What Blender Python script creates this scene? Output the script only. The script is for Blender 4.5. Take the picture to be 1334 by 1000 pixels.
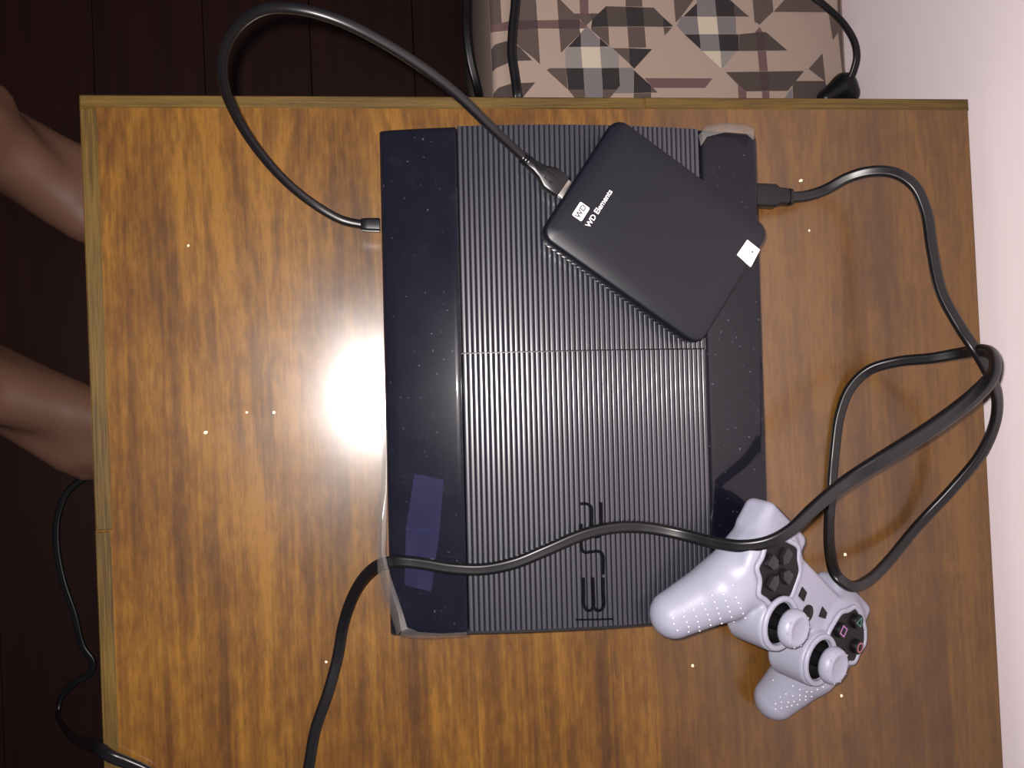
import bpy, bmesh, math, random
import numpy as np
from mathutils import Vector, Matrix

for o in list(bpy.data.objects):
    bpy.data.objects.remove(o)
SC = bpy.context.scene
COL = SC.collection
PI = math.pi
TH = 0.40                      # height of the tabletop above the floor (z = 0)

# ------------------------------------------------------------------ camera
def rodrigues(r):
    r = np.array(r, float); th = np.linalg.norm(r); k = r / th
    K = np.array([[0, -k[2], k[1]], [k[2], 0, -k[0]], [-k[1], k[0], 0]])
    return np.eye(3) + math.sin(th) * K + (1 - math.cos(th)) * K @ K
CAM_R = rodrigues((0.0182220506, -0.1416404527, -0.0443505695))
CAM_C = np.array((0.17852604, -0.19291861, 0.53680886))     # relative to the tabletop
FPX = 1100.0
cam = bpy.data.cameras.new('camera')
cam.sensor_width = 36.0
cam.lens = FPX / 1334 * 36
cam.clip_start = 0.01
camo = bpy.data.objects.new('camera', cam)
COL.objects.link(camo)
M = Matrix([list(r) for r in CAM_R]).to_4x4()
M.translation = Vector(CAM_C) + Vector((0, 0, TH))
camo.matrix_world = M
SC.camera = camo

def at(x, y, z):
    """world point (z measured from the tabletop) seen at photo pixel x, y"""
    d = CAM_R @ np.array([(x - 667) / FPX, -(y - 500) / FPX, -1.0])
    t = (z - CAM_C[2]) / d[2]
    p = CAM_C + t * d
    return Vector((p[0], p[1], p[2] + TH))

# ------------------------------------------------------------------ light
world = bpy.data.worlds.new('world'); SC.world = world
world.use_nodes = True
bgn = world.node_tree.nodes['Background']
bgn.inputs[0].default_value = (0.62, 0.66, 1.0, 1)
bgn.inputs[1].default_value = 0.07
fl = bpy.data.lights.new('phone_flash', 'POINT')
fl.energy = 23.0
fl.color = (1.0, 0.93, 0.90)
fl.shadow_soft_size = 0.004
flo = bpy.data.objects.new('phone_flash', fl)
COL.objects.link(flo)
flo.location = M @ Vector((-0.010, 0.009, 0.004))
SC.view_settings.view_transform = 'Standard'
SC.view_settings.look = 'None'
SC.view_settings.exposure = 0.0
SC.view_settings.gamma = 1.0
SC.view_settings.use_curve_mapping = False

# ------------------------------------------------------------------ materials
def lin(c):
    return tuple(((v / 255) / 12.92 if v / 255 <= 0.04045 else ((v / 255 + 0.055) / 1.055) ** 2.4) for v in c)

class NT:
    def __init__(s, name):
        s.m = bpy.data.materials.new(name); s.m.use_nodes = True
        s.t = s.m.node_tree; s.b = s.t.nodes['Principled BSDF']
    def n(s, typ, **kw):
        nd = s.t.nodes.new(typ)
        for k, v in kw.items(): setattr(nd, k, v)
        return nd
    def put(s, sock, v):
        if isinstance(v, bpy.types.NodeSocket): s.t.links.new(v, sock)
        else: sock.default_value = v
    def math(s, op, a, b=0.0, c=0.0):
        nd = s.n('ShaderNodeMath', operation=op)
        for i, v in enumerate((a, b, c)): s.put(nd.inputs[i], v)
        return nd.outputs[0]
    def xyz(s, kind='Object'):
        tc = s.n('ShaderNodeTexCoord'); sp = s.n('ShaderNodeSeparateXYZ')
        s.t.links.new(tc.outputs[kind], sp.inputs[0]); return sp.outputs
    def vec(s, x, y, z):
        nd = s.n('ShaderNodeCombineXYZ')
        for i, v in enumerate((x, y, z)): s.put(nd.inputs[i], v)
        return nd.outputs[0]
    def noise(s, v, scale=1.0, detail=3.0, rough=0.55, dist=0.0):
        nd = s.n('ShaderNodeTexNoise')
        if v is not None: s.t.links.new(v, nd.inputs['Vector'])
        nd.inputs['Scale'].default_value = scale; nd.inputs['Detail'].default_value = detail
        nd.inputs['Roughness'].default_value = rough; nd.inputs['Distortion'].default_value = dist
        return nd.outputs['Fac']
    def ramp(s, fac, stops):
        nd = s.n('ShaderNodeValToRGB'); e = nd.color_ramp.elements
        while len(e) < len(stops): e.new(0.5)
        for el, (p, c) in zip(e, stops):
            el.position = p; el.color = (*c, 1) if len(c) == 3 else c
        s.put(nd.inputs[0], fac); return nd.outputs[0]
    def mix(s, f, a, b, typ='MIX'):
        nd = s.n('ShaderNodeMix', data_type='RGBA', blend_type=typ)
        s.put(nd.inputs[0], f)
        for i, v in ((6, a), (7, b)):
            s.put(nd.inputs[i], v if isinstance(v, bpy.types.NodeSocket) else (*v, 1))
        return nd.outputs[2]
    def bump(s, h, strength, dist=0.001):
        nd = s.n('ShaderNodeBump'); nd.inputs['Strength'].default_value = strength
        nd.inputs['Distance'].default_value = dist; s.put(nd.inputs['Height'], h)
        s.t.links.new(nd.outputs[0], s.b.inputs['Normal'])

def mat(name, col, rough=0.5, spec=0.5, metal=0.0, vary=0.12, scale=60.0, coat=0.0, coat_r=0.1, sss=0.0, bump=0.0):
    """procedural principled material: base colour broken up by fine noise"""
    k = NT(name); f = k.noise(k.n('ShaderNodeTexCoord').outputs['Object'], scale, 4.0)
    c = lin(col)
    k.put(k.b.inputs['Base Color'], k.mix(f, tuple(v * (1 - vary) for v in c), tuple(min(1, v * (1 + vary)) for v in c)))
    k.b.inputs['Roughness'].default_value = rough
    k.b.inputs['Specular IOR Level'].default_value = spec
    k.b.inputs['Metallic'].default_value = metal
    k.b.inputs['Coat Weight'].default_value = coat
    k.b.inputs['Coat Roughness'].default_value = coat_r
    if sss:
        k.b.inputs['Subsurface Weight'].default_value = sss
        k.b.inputs['Subsurface Radius'].default_value = (1, 0.95, 1.0)
        k.b.inputs['Subsurface Scale'].default_value = 0.004
    if bump: k.bump(f, bump)
    return k.m

def wood_top():
    k = NT('wood_veneer'); x, y, z = k.xyz()
    P = 0.118                                            # the printed veneer figure repeats
    def nz(sx, sy, zz=0.0, det=3.0, xx=None):
        return k.noise(k.vec(k.math('MULTIPLY', x if xx is None else xx, sx), k.math('MULTIPLY', y, sy), zz), 1.0, det, 0.62)
    wob = k.math('MULTIPLY', k.math('SUBTRACT', nz(5, 7, 0.3, 1.0), 0.5), 0.020)
    xs = k.math('ADD', x, 0.012)
    xl = k.math('FLOORED_MODULO', xs, P)
    leaf = k.math('FLOOR', k.math('DIVIDE', xs, P))
    d = k.math('ABSOLUTE', k.math('SUBTRACT', k.math('ADD', xl, wob), 0.050))
    depth = k.math('ADD', k.math('MAXIMUM', k.math('MULTIPLY', y, -1.0), 0.0), 0.01)
    ph = k.math('SUBTRACT', d, k.math('MULTIPLY', k.math('SUBTRACT', 1.0, k.math('POWER', 2.718, k.math('MULTIPLY', depth, -9.0))), 0.040))
    fig = nz(62, 3.2, k.math('MULTIPLY', leaf, 0.06), 2.0, ph)
    streak = nz(105, 1.5, 1.7, 3.0)
    fine = nz(420, 9, 5.0, 2.0)
    blotch = nz(30, 13, 4.1, 3.0, xl)
    big = nz(6, 5, 9.0, 2.0)
    grain = nz(1100, 95, 0.0, 2.0)
    mott = nz(300, 70, 7.0, 4.0)
    v = k.math('ADD', k.math('MULTIPLY', fig, 0.26), k.math('ADD', k.math('MULTIPLY', streak, 0.16), k.math('MULTIPLY', blotch, 0.22)))
    v = k.math('ADD', v, k.math('ADD', k.math('ADD', k.math('MULTIPLY', fine, 0.14), k.math('MULTIPLY', mott, 0.19)), k.math('MULTIPLY', big, 0.09)))
    c = k.ramp(v, [(0.40, WOODC[0]), (0.47, WOODC[1]), (0.53, WOODC[2]), (0.60, WOODC[3])])
    tone = k.math('MULTIPLY', k.math('GREATER_THAN', leaf, 2.5), 0.48)        # mixes a duller brown into the leaves toward the wall
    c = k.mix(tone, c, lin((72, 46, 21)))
    pore = k.ramp(grain, [(0.30, (1, 1, 1)), (0.42, (0, 0, 0))])
    c = k.mix(k.math('MULTIPLY', pore, 0.45), c, WOODC[0])
    k.put(k.b.inputs['Base Color'], c)
    k.b.inputs['Roughness'].default_value = 0.45
    k.b.inputs['Specular IOR Level'].default_value = 0.2
    k.b.inputs['Coat Weight'].default_value = 0.9
    sc = nz(25, 25, 0.0, 4.0)
    k.put(k.b.inputs['Coat Roughness'], k.math('ADD', 0.16, k.math('MULTIPLY', sc, 0.12)))
    k.bump(grain, 0.04, 0.0004)
    return k.m
WOODC = [lin((62, 38, 16)), lin((79, 50, 18)), lin((97, 64, 21)), lin((119, 82, 27))]

def wood_strip(name, along):
    k = NT(name); x, y, z = k.xyz()
    a, b = (x, y) if along == 'x' else (y, x)
    g = k.noise(k.vec(k.math('MULTIPLY', a, 25), k.math('MULTIPLY', b, 900), k.math('MULTIPLY', z, 900)), 1.0, 4.0, 0.65)
    l = k.noise(k.vec(k.math('MULTIPLY', a, 9), k.math('MULTIPLY', b, 30), 2), 1.0, 3.0)
    v = k.math('ADD', k.math('MULTIPLY', g, 0.6), k.math('MULTIPLY', l, 0.4))
    k.put(k.b.inputs['Base Color'], k.ramp(v, [(0.33, lin((50, 37, 15))), (0.5, lin((80, 61, 23))), (0.68, lin((105, 82, 34)))]))
    k.b.inputs['Roughness'].default_value = 0.5
    k.b.inputs['Specular IOR Level'].default_value = 0.3
    k.bump(g, 0.25, 0.0006)
    return k.m

def floor_mat():
    k = NT('dark_red_wood'); x, y, z = k.xyz()
    inf = k.n('ShaderNodeObjectInfo').outputs['Random']
    g = k.noise(k.vec(k.math('MULTIPLY', x, 90), k.math('MULTIPLY', y, 5), k.math('MULTIPLY', inf, 40)), 1.0, 4.0)
    c = k.ramp(g, [(0.3, lin((30, 15, 11))), (0.7, lin((38, 19, 15)))])
    k.put(k.b.inputs['Base Color'], k.mix(k.math('MULTIPLY', inf, 0.35), c, lin((34, 15, 13))))
    k.b.inputs['Roughness'].default_value = 0.4
    k.b.inputs['Specular IOR Level'].default_value = 0.2
    return k.m

def gloss_black():
    k = NT('glossy_black_plastic'); x, y, z = k.xyz()
    s = k.noise(k.vec(k.math('MULTIPLY', x, 30), k.math('MULTIPLY', y, 22), 0.0), 1.0, 5.0, 0.6)
    dust = k.noise(k.vec(k.math('MULTIPLY', x, 420), k.math('MULTIPLY', y, 380), 0.0), 1.0, 1.0)
    dm = k.ramp(dust, [(0.71, (0, 0, 0)), (0.76, (1, 1, 1))])
    smear = k.noise(k.vec(k.math('MULTIPLY', x, 75), k.math('MULTIPLY', y, 60), 3.0), 1.0, 5.0, 0.7)
    sm = k.ramp(smear, [(0.58, (0, 0, 0)), (0.78, (0.35, 0.35, 0.35))])
    k.put(k.b.inputs['Base Color'], k.mix(dm, k.mix(sm, lin((8, 9, 19)), lin((44, 46, 58))), lin((66, 66, 76))))
    k.put(k.b.inputs['Roughness'], k.math('ADD', 0.24, k.math('MULTIPLY', s, 0.16)))
    k.b.inputs['Specular IOR Level'].default_value = 0.10
    k.b.inputs['Coat Weight'].default_value = 0.45; k.b.inputs['Coat Roughness'].default_value = 0.06
    return k.m

def film_mat(name, tint, opacity, rough=0.12):
    k = NT(name); x, y, z = k.xyz()
    nf = k.noise(k.vec(k.math('MULTIPLY', x, 70), k.math('MULTIPLY', y, 45), 0), 1.0, 4.0)
    k.b.inputs['Base Color'].default_value = (*lin(tint), 1)
    k.b.inputs['Roughness'].default_value = rough
    k.b.inputs['Specular IOR Level'].default_value = 0.6
    k.put(k.b.inputs['Alpha'], k.math('MULTIPLY', k.math('ADD', 0.45, k.math('MULTIPLY', nf, 1.1)), opacity))
    k.bump(nf, 0.3, 0.0008)
    return k.m

MT = dict(
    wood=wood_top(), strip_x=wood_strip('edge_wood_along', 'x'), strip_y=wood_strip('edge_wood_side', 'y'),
    floor=floor_mat(), floor_base=mat('floor_gap', (24, 12, 10), 0.7),
    wall=mat('white_paint', (240, 226, 230), 0.75, 0.2, vary=0.02, scale=18, bump=0.05),
    gloss=gloss_black(),
    ribs=mat('ribbed_black_plastic', (30, 30, 40), 0.46, 0.45, vary=0.25, scale=1400, coat=0.9, coat_r=0.19),
    shell=mat('matte_black_plastic', (14, 14, 17), 0.4, 0.35),
    logo=mat('dark_logo', (5, 5, 7), 0.6, 0.04),
    hdd=mat('satin_black_plastic', (14, 15, 24), 0.40, 0.30, vary=0.08, scale=40),
    hdd_side=mat('gloss_black_side', (26, 26, 30), 0.18, 0.5),
    white=mat('white_print', (232, 230, 232), 0.6, 0.3, vary=0.02),
    paper=mat('white_paper', (240, 234, 224), 0.7, 0.2, vary=0.03),
    ink=mat('grey_ink', (60, 60, 64), 0.6, 0.3),
    cable=mat('black_cable_rubber', (15, 14, 16), 0.34, 0.4, vary=0.1),
    cable_dk=mat('black_plug_plastic', (13, 13, 15), 0.34, 0.32),
    metal=mat('nickel_plate', (205, 198, 190), 0.25, 0.5, 1.0, vary=0.05),
    sil=mat('translucent_silicone', (143, 144, 160), 0.42, 0.4, vary=0.03, scale=80, sss=0.35),
    nub=mat('silicone_nubs', (205, 203, 208), 0.4, 0.4),
    pad=mat('controller_black', (14, 13, 15), 0.4, 0.2),
    btn=mat('button_black', (26, 26, 29), 0.3, 0.45),
    skin=mat('skin', (112, 80, 64), 0.5, 0.35, vary=0.12, scale=14, sss=0.1),
    cloth=mat('dark_cotton', (40, 44, 58), 0.9, 0.1),
    film=film_mat('clear_film', (110, 112, 135), 0.012, 0.16), fold=film_mat('creased_film', (150, 146, 142), 0.22, 0.22),
    tape=film_mat('violet_tape', (62, 62, 100), 0.14, 0.08),
    sy_g=mat('symbol_green', (58, 118, 112), 0.4), sy_r=mat('symbol_red', (140, 84, 94), 0.4),
    sy_p=mat('symbol_pink', (150, 104, 152), 0.4), sy_b=mat('symbol_blue', (90, 104, 150), 0.4),
    crumb=mat('crumb', (236, 220, 190), 0.8, 0.2),
)
PLAID = dict(beige=(153, 135, 123), taupe=(85, 73, 68), dtaupe=(74, 65, 62), char=(50, 46, 47), grey=(112, 106, 107),
             lgrey=(128, 122, 118), cream=(182, 171, 153), plum=(100, 77, 76), dplum=(72, 57, 58))
for kk, vv in PLAID.items():
    MT['pl_' + kk] = mat('fabric_print_' + kk, vv, 0.85, 0.1, vary=0.05, scale=500)

# ------------------------------------------------------------------ mesh helpers
def link(name, me, m=None, parent=None, smooth=False):
    o = bpy.data.objects.new(name, me); COL.objects.link(o)
    if m is not None and not len(me.materials): me.materials.append(m)
    if parent is not None: o.parent = parent
    if smooth:
        me.polygons.foreach_set('use_smooth', [True] * len(me.polygons))
    return o
def empty(name, loc=(0, 0, 0)):
    o = bpy.data.objects.new(name, None); COL.objects.link(o); o.location = loc
    o.empty_display_size = 0.02; return o
def tag(o, label=None, cat=None, group=None, kind=None):
    for k, v in (('label', label), ('category', cat), ('group', group), ('kind', kind)):
        if v: o[k] = v
    return o
def py(name, v, f, m=None, parent=None, smooth=False):
    me = bpy.data.meshes.new(name); me.from_pydata([tuple(a) for a in v], [], f); me.update()
    return link(name, me, m, parent, smooth)
def frombm(name, bm, m=None, parent=None, smooth=False, angle=None):
    bmesh.ops.recalc_face_normals(bm, faces=bm.faces)
    me = bpy.data.meshes.new(name); bm.to_mesh(me); bm.free()
    o = link(name, me, m, parent, smooth)
    if angle: me.set_sharp_from_angle(angle=math.radians(angle))
    return o
def box_bm(x0, x1, y0, y1, z0, z1, bev=0.0, seg=2, bm=None):
    b = bmesh.new(); r = bmesh.ops.create_cube(b, size=1)
    for v in r['verts']:
        v.co = Vector(((x0 + x1) / 2 + v.co.x * (x1 - x0), (y0 + y1) / 2 + v.co.y * (y1 - y0), (z0 + z1) / 2 + v.co.z * (z1 - z0)))
    if bev: bmesh.ops.bevel(b, geom=b.edges[:], offset=bev, segments=seg, affect='EDGES', profile=0.5)
    if bm is None: return b
    me = bpy.data.meshes.new('t'); b.to_mesh(me); b.free(); bm.from_mesh(me); bpy.data.meshes.remove(me); return bm
def box(name, x0, x1, y0, y1, z0, z1, m, parent=None, bev=0.0, seg=2):
    return frombm(name, box_bm(x0, x1, y0, y1, z0, z1, bev, seg), m, parent, smooth=bev > 0, angle=35 if bev else None)
def rrect(hx, hy, r, n=8):
    pts = []
    for cx, cy, a0 in ((hx - r, hy - r, 0), (-hx + r, hy - r, 90), (-hx + r, -hy + r, 180), (hx - r, -hy + r, 270)):
        for i in range(n + 1):
            a = math.radians(a0 + 90 * i / n); pts.append((cx + r * math.cos(a), cy + r * math.sin(a)))
    return pts
def prism_layers(name, layers, m, parent=None, smooth=True, angle=40):
    """closed stack of rings; layers: list of (list of xyz)"""
    n = len(layers[0]); v = [p for l in layers for p in l]; f = []
    for i in range(len(layers) - 1):
        for j in range(n):
            a = i * n + j; b = i * n + (j + 1) % n
            f.append((a, b, b + n, a + n))
    f.append(tuple(range(n - 1, -1, -1))); f.append(tuple(range((len(layers) - 1) * n, len(layers) * n)))
    o = py(name, v, f, m, parent, smooth)
    if smooth: o.data.set_sharp_from_angle(angle=math.radians(angle))
    return o
def extrude_poly(name, pts, z0, z1, m, parent=None, bev=0.0, smooth=False):
    bm = bmesh.new(); vs = [bm.verts.new((p[0], p[1], z0)) for p in pts]; f = bm.faces.new(vs)
    r = bmesh.ops.extrude_face_region(bm, geom=[f])
    for g in r['geom']:
        if isinstance(g, bmesh.types.BMVert): g.co.z = z1
    if bev:
        ed = [e for e in bm.edges if abs(e.verts[0].co.z - z1) < 1e-7 and abs(e.verts[1].co.z - z1) < 1e-7]
        bmesh.ops.bevel(bm, geom=ed, offset=bev, segments=2, affect='EDGES', profile=0.5)
    return frombm(name, bm, m, parent, smooth, 35 if smooth else None)
def catmull(P, n=8):
    P = [Vector(p) for p in P]; out = []
    Q = [P[0] * 2 - P[1]] + P + [P[-1] * 2 - P[-2]]
    for i in range(1, len(Q) - 2):
        p0, p1, p2, p3 = Q[i - 1:i + 3]
        d1 = max((p1 - p0).length, 1e-6) ** .5; d2 = max((p2 - p1).length, 1e-6) ** .5; d3 = max((p3 - p2).length, 1e-6) ** .5
        m1 = (p1 - p0) / d1 - (p2 - p0) / (d1 + d2) + (p2 - p1) / d2
        m2 = (p2 - p1) / d2 - (p3 - p1) / (d2 + d3) + (p3 - p2) / d3
        m1 *= d2; m2 *= d2
        for k in range(n):
            t = k / n
            out.append(p1 * (2*t**3 - 3*t**2 + 1) + m1 * (t**3 - 2*t**2 + t) + p2 * (-2*t**3 + 3*t**2) + m2 * (t**3 - t**2))
    out.append(P[-1]); return out
def section(w, h, n=20, groove=0.0):
    """flat twin-core cord section: ellipse with a waist"""
    pts = []
    for i in range(n):
        a = 2 * PI * i / n; c, s = math.cos(a), math.sin(a)
        g = 1 - groove * math.exp(-(c / 0.28) ** 2)
        pts.append((w / 2 * math.copysign(abs(c) ** 0.8, c), h / 2 * math.copysign(abs(s) ** 0.8, s) * g))
    return pts
def sweep(name, path, sec, m, parent=None, up=Vector((0, 0, 1)), scales=None):
    path = [Vector(p) for p in path]; n = len(sec); v = []; f = []; pu = None
    for i, p in enumerate(path):
        t = (path[min(i + 1, len(path) - 1)] - path[max(i - 1, 0)]).normalized()
        u = up if pu is None else pu.lerp(up, 0.12)
        s = t.cross(u)
        if s.length < 1e-4: s = t.cross(Vector((1, 0, 0)))
        s.normalize(); nn = s.cross(t).normalized(); pu = nn
        k = scales[i] if scales else 1.0
        v += [p + s * a * k + nn * b * k for a, b in sec]
    for i in range(len(path) - 1):
        for j in range(n):
            a = i * n + j; b = i * n + (j + 1) % n; f.append((a, b, b + n, a + n))
    f.append(tuple(range(n))[::-1]); f.append(tuple(range(len(v) - n, len(v))))
    o = py(name, v, f, m, parent, True)
    o.data.set_sharp_from_angle(angle=math.radians(50))
    bm = bmesh.new(); bm.from_mesh(o.data); bmesh.ops.recalc_face_normals(bm, faces=bm.faces); bm.to_mesh(o.data); bm.free()
    return o
def text_mesh(name, body, size, extrude, m, parent=None, bold=0.0, shear=0.0):
    cu = bpy.data.curves.new(name + '_curve', 'FONT'); cu.body = body; cu.size = size; cu.extrude = extrude
    cu.offset = bold; cu.shear = shear; cu.align_x = 'CENTER'; cu.align_y = 'CENTER'; cu.resolution_u = 4
    t = bpy.data.objects.new('t', cu); COL.objects.link(t)
    dg = bpy.context.evaluated_depsgraph_get()
    me = bpy.data.meshes.new_from_object(t.evaluated_get(dg)); me.name = name
    bpy.data.objects.remove(t); bpy.data.curves.remove(cu)
    me.materials.clear()
    return link(name, me, m, parent)

# signed-distance helpers and a surface-nets polygoniser
def smin(a, b, k):
    h = np.clip(0.5 + 0.5 * (b - a) / k, 0, 1); return b + (a - b) * h - k * h * (1 - h)
def smax(a, b, k): return -smin(-a, -b, k)
def sd_cone(P, a, b, r1, r2):
    a = np.array(a, float); b = np.array(b, float); ba = b - a
    t = np.clip(((P - a) @ ba) / (ba @ ba), 0, 1)
    return np.linalg.norm(P - a - t[..., None] * ba, axis=-1) - (r1 + (r2 - r1) * t)
def sd_ell(P, c, r):
    q = (P - np.array(c)) / np.array(r); k0 = np.linalg.norm(q, axis=-1)
    k1 = np.linalg.norm(q / np.array(r), axis=-1) + 1e-9; return k0 * (k0 - 1) / k1
def sd_rbox(P, c, h, r):
    q = np.abs(P - np.array(c)) - (np.array(h) - r)
    return np.linalg.norm(np.maximum(q, 0), axis=-1) + np.minimum(q.max(-1), 0) - r
def sd_rcyl(P, c, R, z0, z1, r):
    d = np.linalg.norm(P[..., :2] - np.array(c[:2]), axis=-1) - (R - r)
    dz = np.abs(P[..., 2] - (z0 + z1) / 2) - ((z1 - z0) / 2 - r)
    return np.minimum(np.maximum(d, dz), 0) + np.sqrt(np.maximum(d, 0) ** 2 + np.maximum(dz, 0) ** 2) - r
def surface_nets(fun, lo, hi, h):
    lo = np.array(lo, float); n = np.ceil((np.array(hi) - lo) / h).astype(int) + 1
    g = np.stack(np.meshgrid(*[lo[i] + h * np.arange(n[i]) for i in range(3)], indexing='ij'), -1)
    F = fun(g); c = n - 1
    acc = np.zeros((*c, 3)); cnt = np.zeros(c)
    offs = [(i, j, k) for i in (0, 1) for j in (0, 1) for k in (0, 1)]
    sl = lambda o: F[o[0]:o[0] + c[0], o[1]:o[1] + c[1], o[2]:o[2] + c[2]]
    for a in offs:
        for ax in range(3):
            if a[ax]: continue
            b = list(a); b[ax] = 1
            fa, fb = sl(a), sl(b); m = (fa < 0) != (fb < 0)
            t = np.where(m, fa / np.where(fa == fb, 1, fa - fb), 0)
            for d in range(3):
                acc[..., d] += m * (a[d] + (t if d == ax else 0))
            cnt += m
    act = cnt > 0; idx = -np.ones(c, int); idx[act] = np.arange(act.sum())
    ijk = np.argwhere(act); V = lo + h * (ijk + acc[act] / cnt[act][:, None])
    faces = []
    for ax in range(3):
        u, w = (ax + 1) % 3, (ax + 2) % 3
        s0 = [slice(None)] * 3; s1 = [slice(None)] * 3
        s0[ax] = slice(0, n[ax] - 1); s1[ax] = slice(1, n[ax])
        A, B = F[tuple(s0)] < 0, F[tuple(s1)] < 0
        E = np.argwhere(A != B)
        ok = (E[:, u] > 0) & (E[:, w] > 0) & (E[:, u] < n[u] - 1) & (E[:, w] < n[w] - 1)
        E = E[ok]; q = []
        for du, dw in ((1, 1), (0, 1), (0, 0), (1, 0)):
            e = E.copy(); e[:, u] -= du; e[:, w] -= dw; q.append(idx[e[:, 0], e[:, 1], e[:, 2]])
        q = np.stack(q, 1); flip = ~A[E[:, 0], E[:, 1], E[:, 2]]
        q[flip] = q[flip][:, ::-1]; faces.append(q)
    return V, np.concatenate(faces)

# ================================================================== SETTING
W = 0.587                                             # table width
fl_o = box('floor', -1.5, 0.597, -1.5, 1.5, -0.06, -0.012, MT['floor_base'])
tag(fl_o, 'dark reddish brown wooden plank floor under the table', kind='structure')
plank_me = None
X0, PWD, PLEN = -0.1176, 0.1122, 2.98
for ix in range(-9, 6):
    off = 0.0
    for iy in range(0, 1):
        x0 = X0 + ix * PWD; y0 = -1.49 + off
        if x0 > 0.59: continue
        if plank_me is None:
            b = box_bm(0.0003, PWD - 0.0003, 0.0006, PLEN - 0.0006, -0.012, 0, 0.0006, 1)
            o = frombm('floor_plank', b, MT['floor'], fl_o); plank_me = o.data
        else:
            o = link('floor_plank', plank_me, None, fl_o)
        o.location = (x0, y0, 0)
        if x0 + PWD > 0.597: o.scale.x = (0.5968 - x0) / PWD      # the last plank is ripped to meet the wall
wall_o = box('wall_right', 0.597, 0.70, -1.5, 1.5, -0.06, 2.5, MT['wall'])
tag(wall_o, 'plain white painted wall beside the table', kind='structure')

# ================================================================== TABLE
tb = empty('wooden_table', (0, 0, 0))
tag(tb, 'wooden table with glossy veneer top and worn plywood edge strips', 'table')
TL = 0.90
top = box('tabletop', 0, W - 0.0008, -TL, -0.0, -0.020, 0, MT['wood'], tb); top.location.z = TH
def strip(name, x0, x1, y0, y1, m, rise):
    v = []
    for (x, y) in ((x0, y0), (x1, y0), (x1, y1), (x0, y1)): v.append((x, y, -0.0215))
    s = 0.0007
    for (x, y) in ((x0 + s, y0 + s), (x1 - s, y0 + s), (x1 - s, y1 - s), (x0 + s, y1 - s)): v.append((x, y, rise))
    for (x, y) in ((x0, y0), (x1, y0), (x1, y1), (x0, y1)): v.append((x, y, rise - s))
    f = [(3, 2, 1, 0), (4, 5, 6, 7)]
    for i in range(4):
        j = (i + 1) % 4; f += [(i, j, 8 + j, 8 + i), (8 + i, 8 + j, 4 + j, 4 + i)]
    o = py(name, v, f, m, tb); o.location.z = TH; return o
ys = [-0.0073, -0.262, -TL]
strip('edge_strip', 0.0, 0.0096, ys[1] + .0003, ys[0], MT['strip_y'], 0.0006)
strip('edge_strip', -0.0004, 0.0085, ys[2], ys[1] - .0003, MT['strip_y'], 0.0006)
strip('edge_strip', 0.0, 0.352, -0.0072, 0.0006, MT['strip_x'], 0.0006)
strip('edge_strip', 0.3525, W, -0.0070, 0.0008, MT['strip_x'], 0.0006)
for x in (0.10, W - 0.05):
    for y in (-0.07, -TL + 0.06):
        box('leg', x - .02, x + .02, y - .02, y + .02, 0, TH - 0.0215, MT['strip_y'], tb, 0.002)
for y in (-0.07, -TL + 0.06):
    box('apron', .1205, W - .0705, y - .008, y + .008, TH - .075, TH - .0215, MT['strip_x'], tb)
for x in (0.10, W - 0.05):
    box('apron', x - .008, x + .008, -TL + .0805, -.0905, TH - .075, TH - .0215, MT['strip_y'], tb)

# ================================================================== CONSOLE
CX, CY, CYAW = 0.28990734, -0.18306586, -0.0205135
cm = Matrix.Translation((CX, CY, TH)) @ Matrix.Rotation(CYAW, 4, 'Z') @ Matrix.Translation((-0.115, 0, 0))
con = empty('game_console'); con.matrix_world = cm
tag(con, 'black game console with ribbed top and glossy side strips on the table', 'game console')
def arch(u): return 0.0588 - 0.00103e3 * (u - 0.130) ** 2          # metres
HL = 0.1475
# lower shell: slightly inset slab with feet
lay = []
for z, ins, hl in ((0.003, .006, HL - .006), (0.008, .002, HL - .002), (0.022, 0.0012, HL - .0012), (0.030, .0012, HL - .0012), (0.0385, .004, HL - .004)):
    lay.append([(p[0] + .115, p[1], z) for p in rrect(.115 - ins, hl, .006, 4)])
prism_layers('lower_shell', lay, MT['shell'], con)
for x in (.03, .20):
    for y in (-.12, .12):
        lay = [[(x + .008 * math.cos(a), y + .008 * math.sin(a), z) for a in [2 * PI * i / 16 for i in range(16)]] for z in (0, .004)]
        prism_layers('foot', lay, MT['shell'], con)
def panel(name, prof, y0, y1, zb, m, ys=None, endround=0.0):
    """solid whose top follows prof [(u, z)] from y0 to y1, down to zb(u)"""
    ysec = ys or [y0, y1]; n = len(prof); v = []; f = []
    for y in ysec:
        dz = 0.0
        if endround:
            e = min(abs(y - y0), abs(y - y1)); dz = endround * (1 - min(1, e / 0.004)) ** 2
        v += [(u, y, z - dz) for u, z in prof] + [(u, y, zb(u)) for u, z in reversed(prof)]
    m2 = 2 * n
    for i in range(len(ysec) - 1):
        for j in range(m2):
            a = i * m2 + j; b = i * m2 + (j + 1) % m2; f.append((a, b, b + m2, a + m2))
    f.append(tuple(range(m2))); f.append(tuple(range(len(v) - 1, len(v) - 1 - m2, -1)))
    o = py(name, v, f, m, con, True)
    bm = bmesh.new(); bm.from_mesh(o.data); bmesh.ops.recalc_face_normals(bm, faces=bm.faces); bm.to_mesh(o.data); bm.free()
    o.data.set_sharp_from_angle(angle=math.radians(42)); return o
yend = [-HL, -HL + .001, -HL + .002, -HL + .004, HL - .004, HL - .002, HL - .001, HL]
U1, U2 = 0.0445, 0.1895
prof = [(0.0, .030), (0.0, arch(0.0) - .0055)]
for a in range(1, 6):
    t = a / 5 * PI / 2; prof.append((.003 * (1 - math.cos(t)), arch(.0) - .0055 + .0045 * math.sin(t)))
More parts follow.
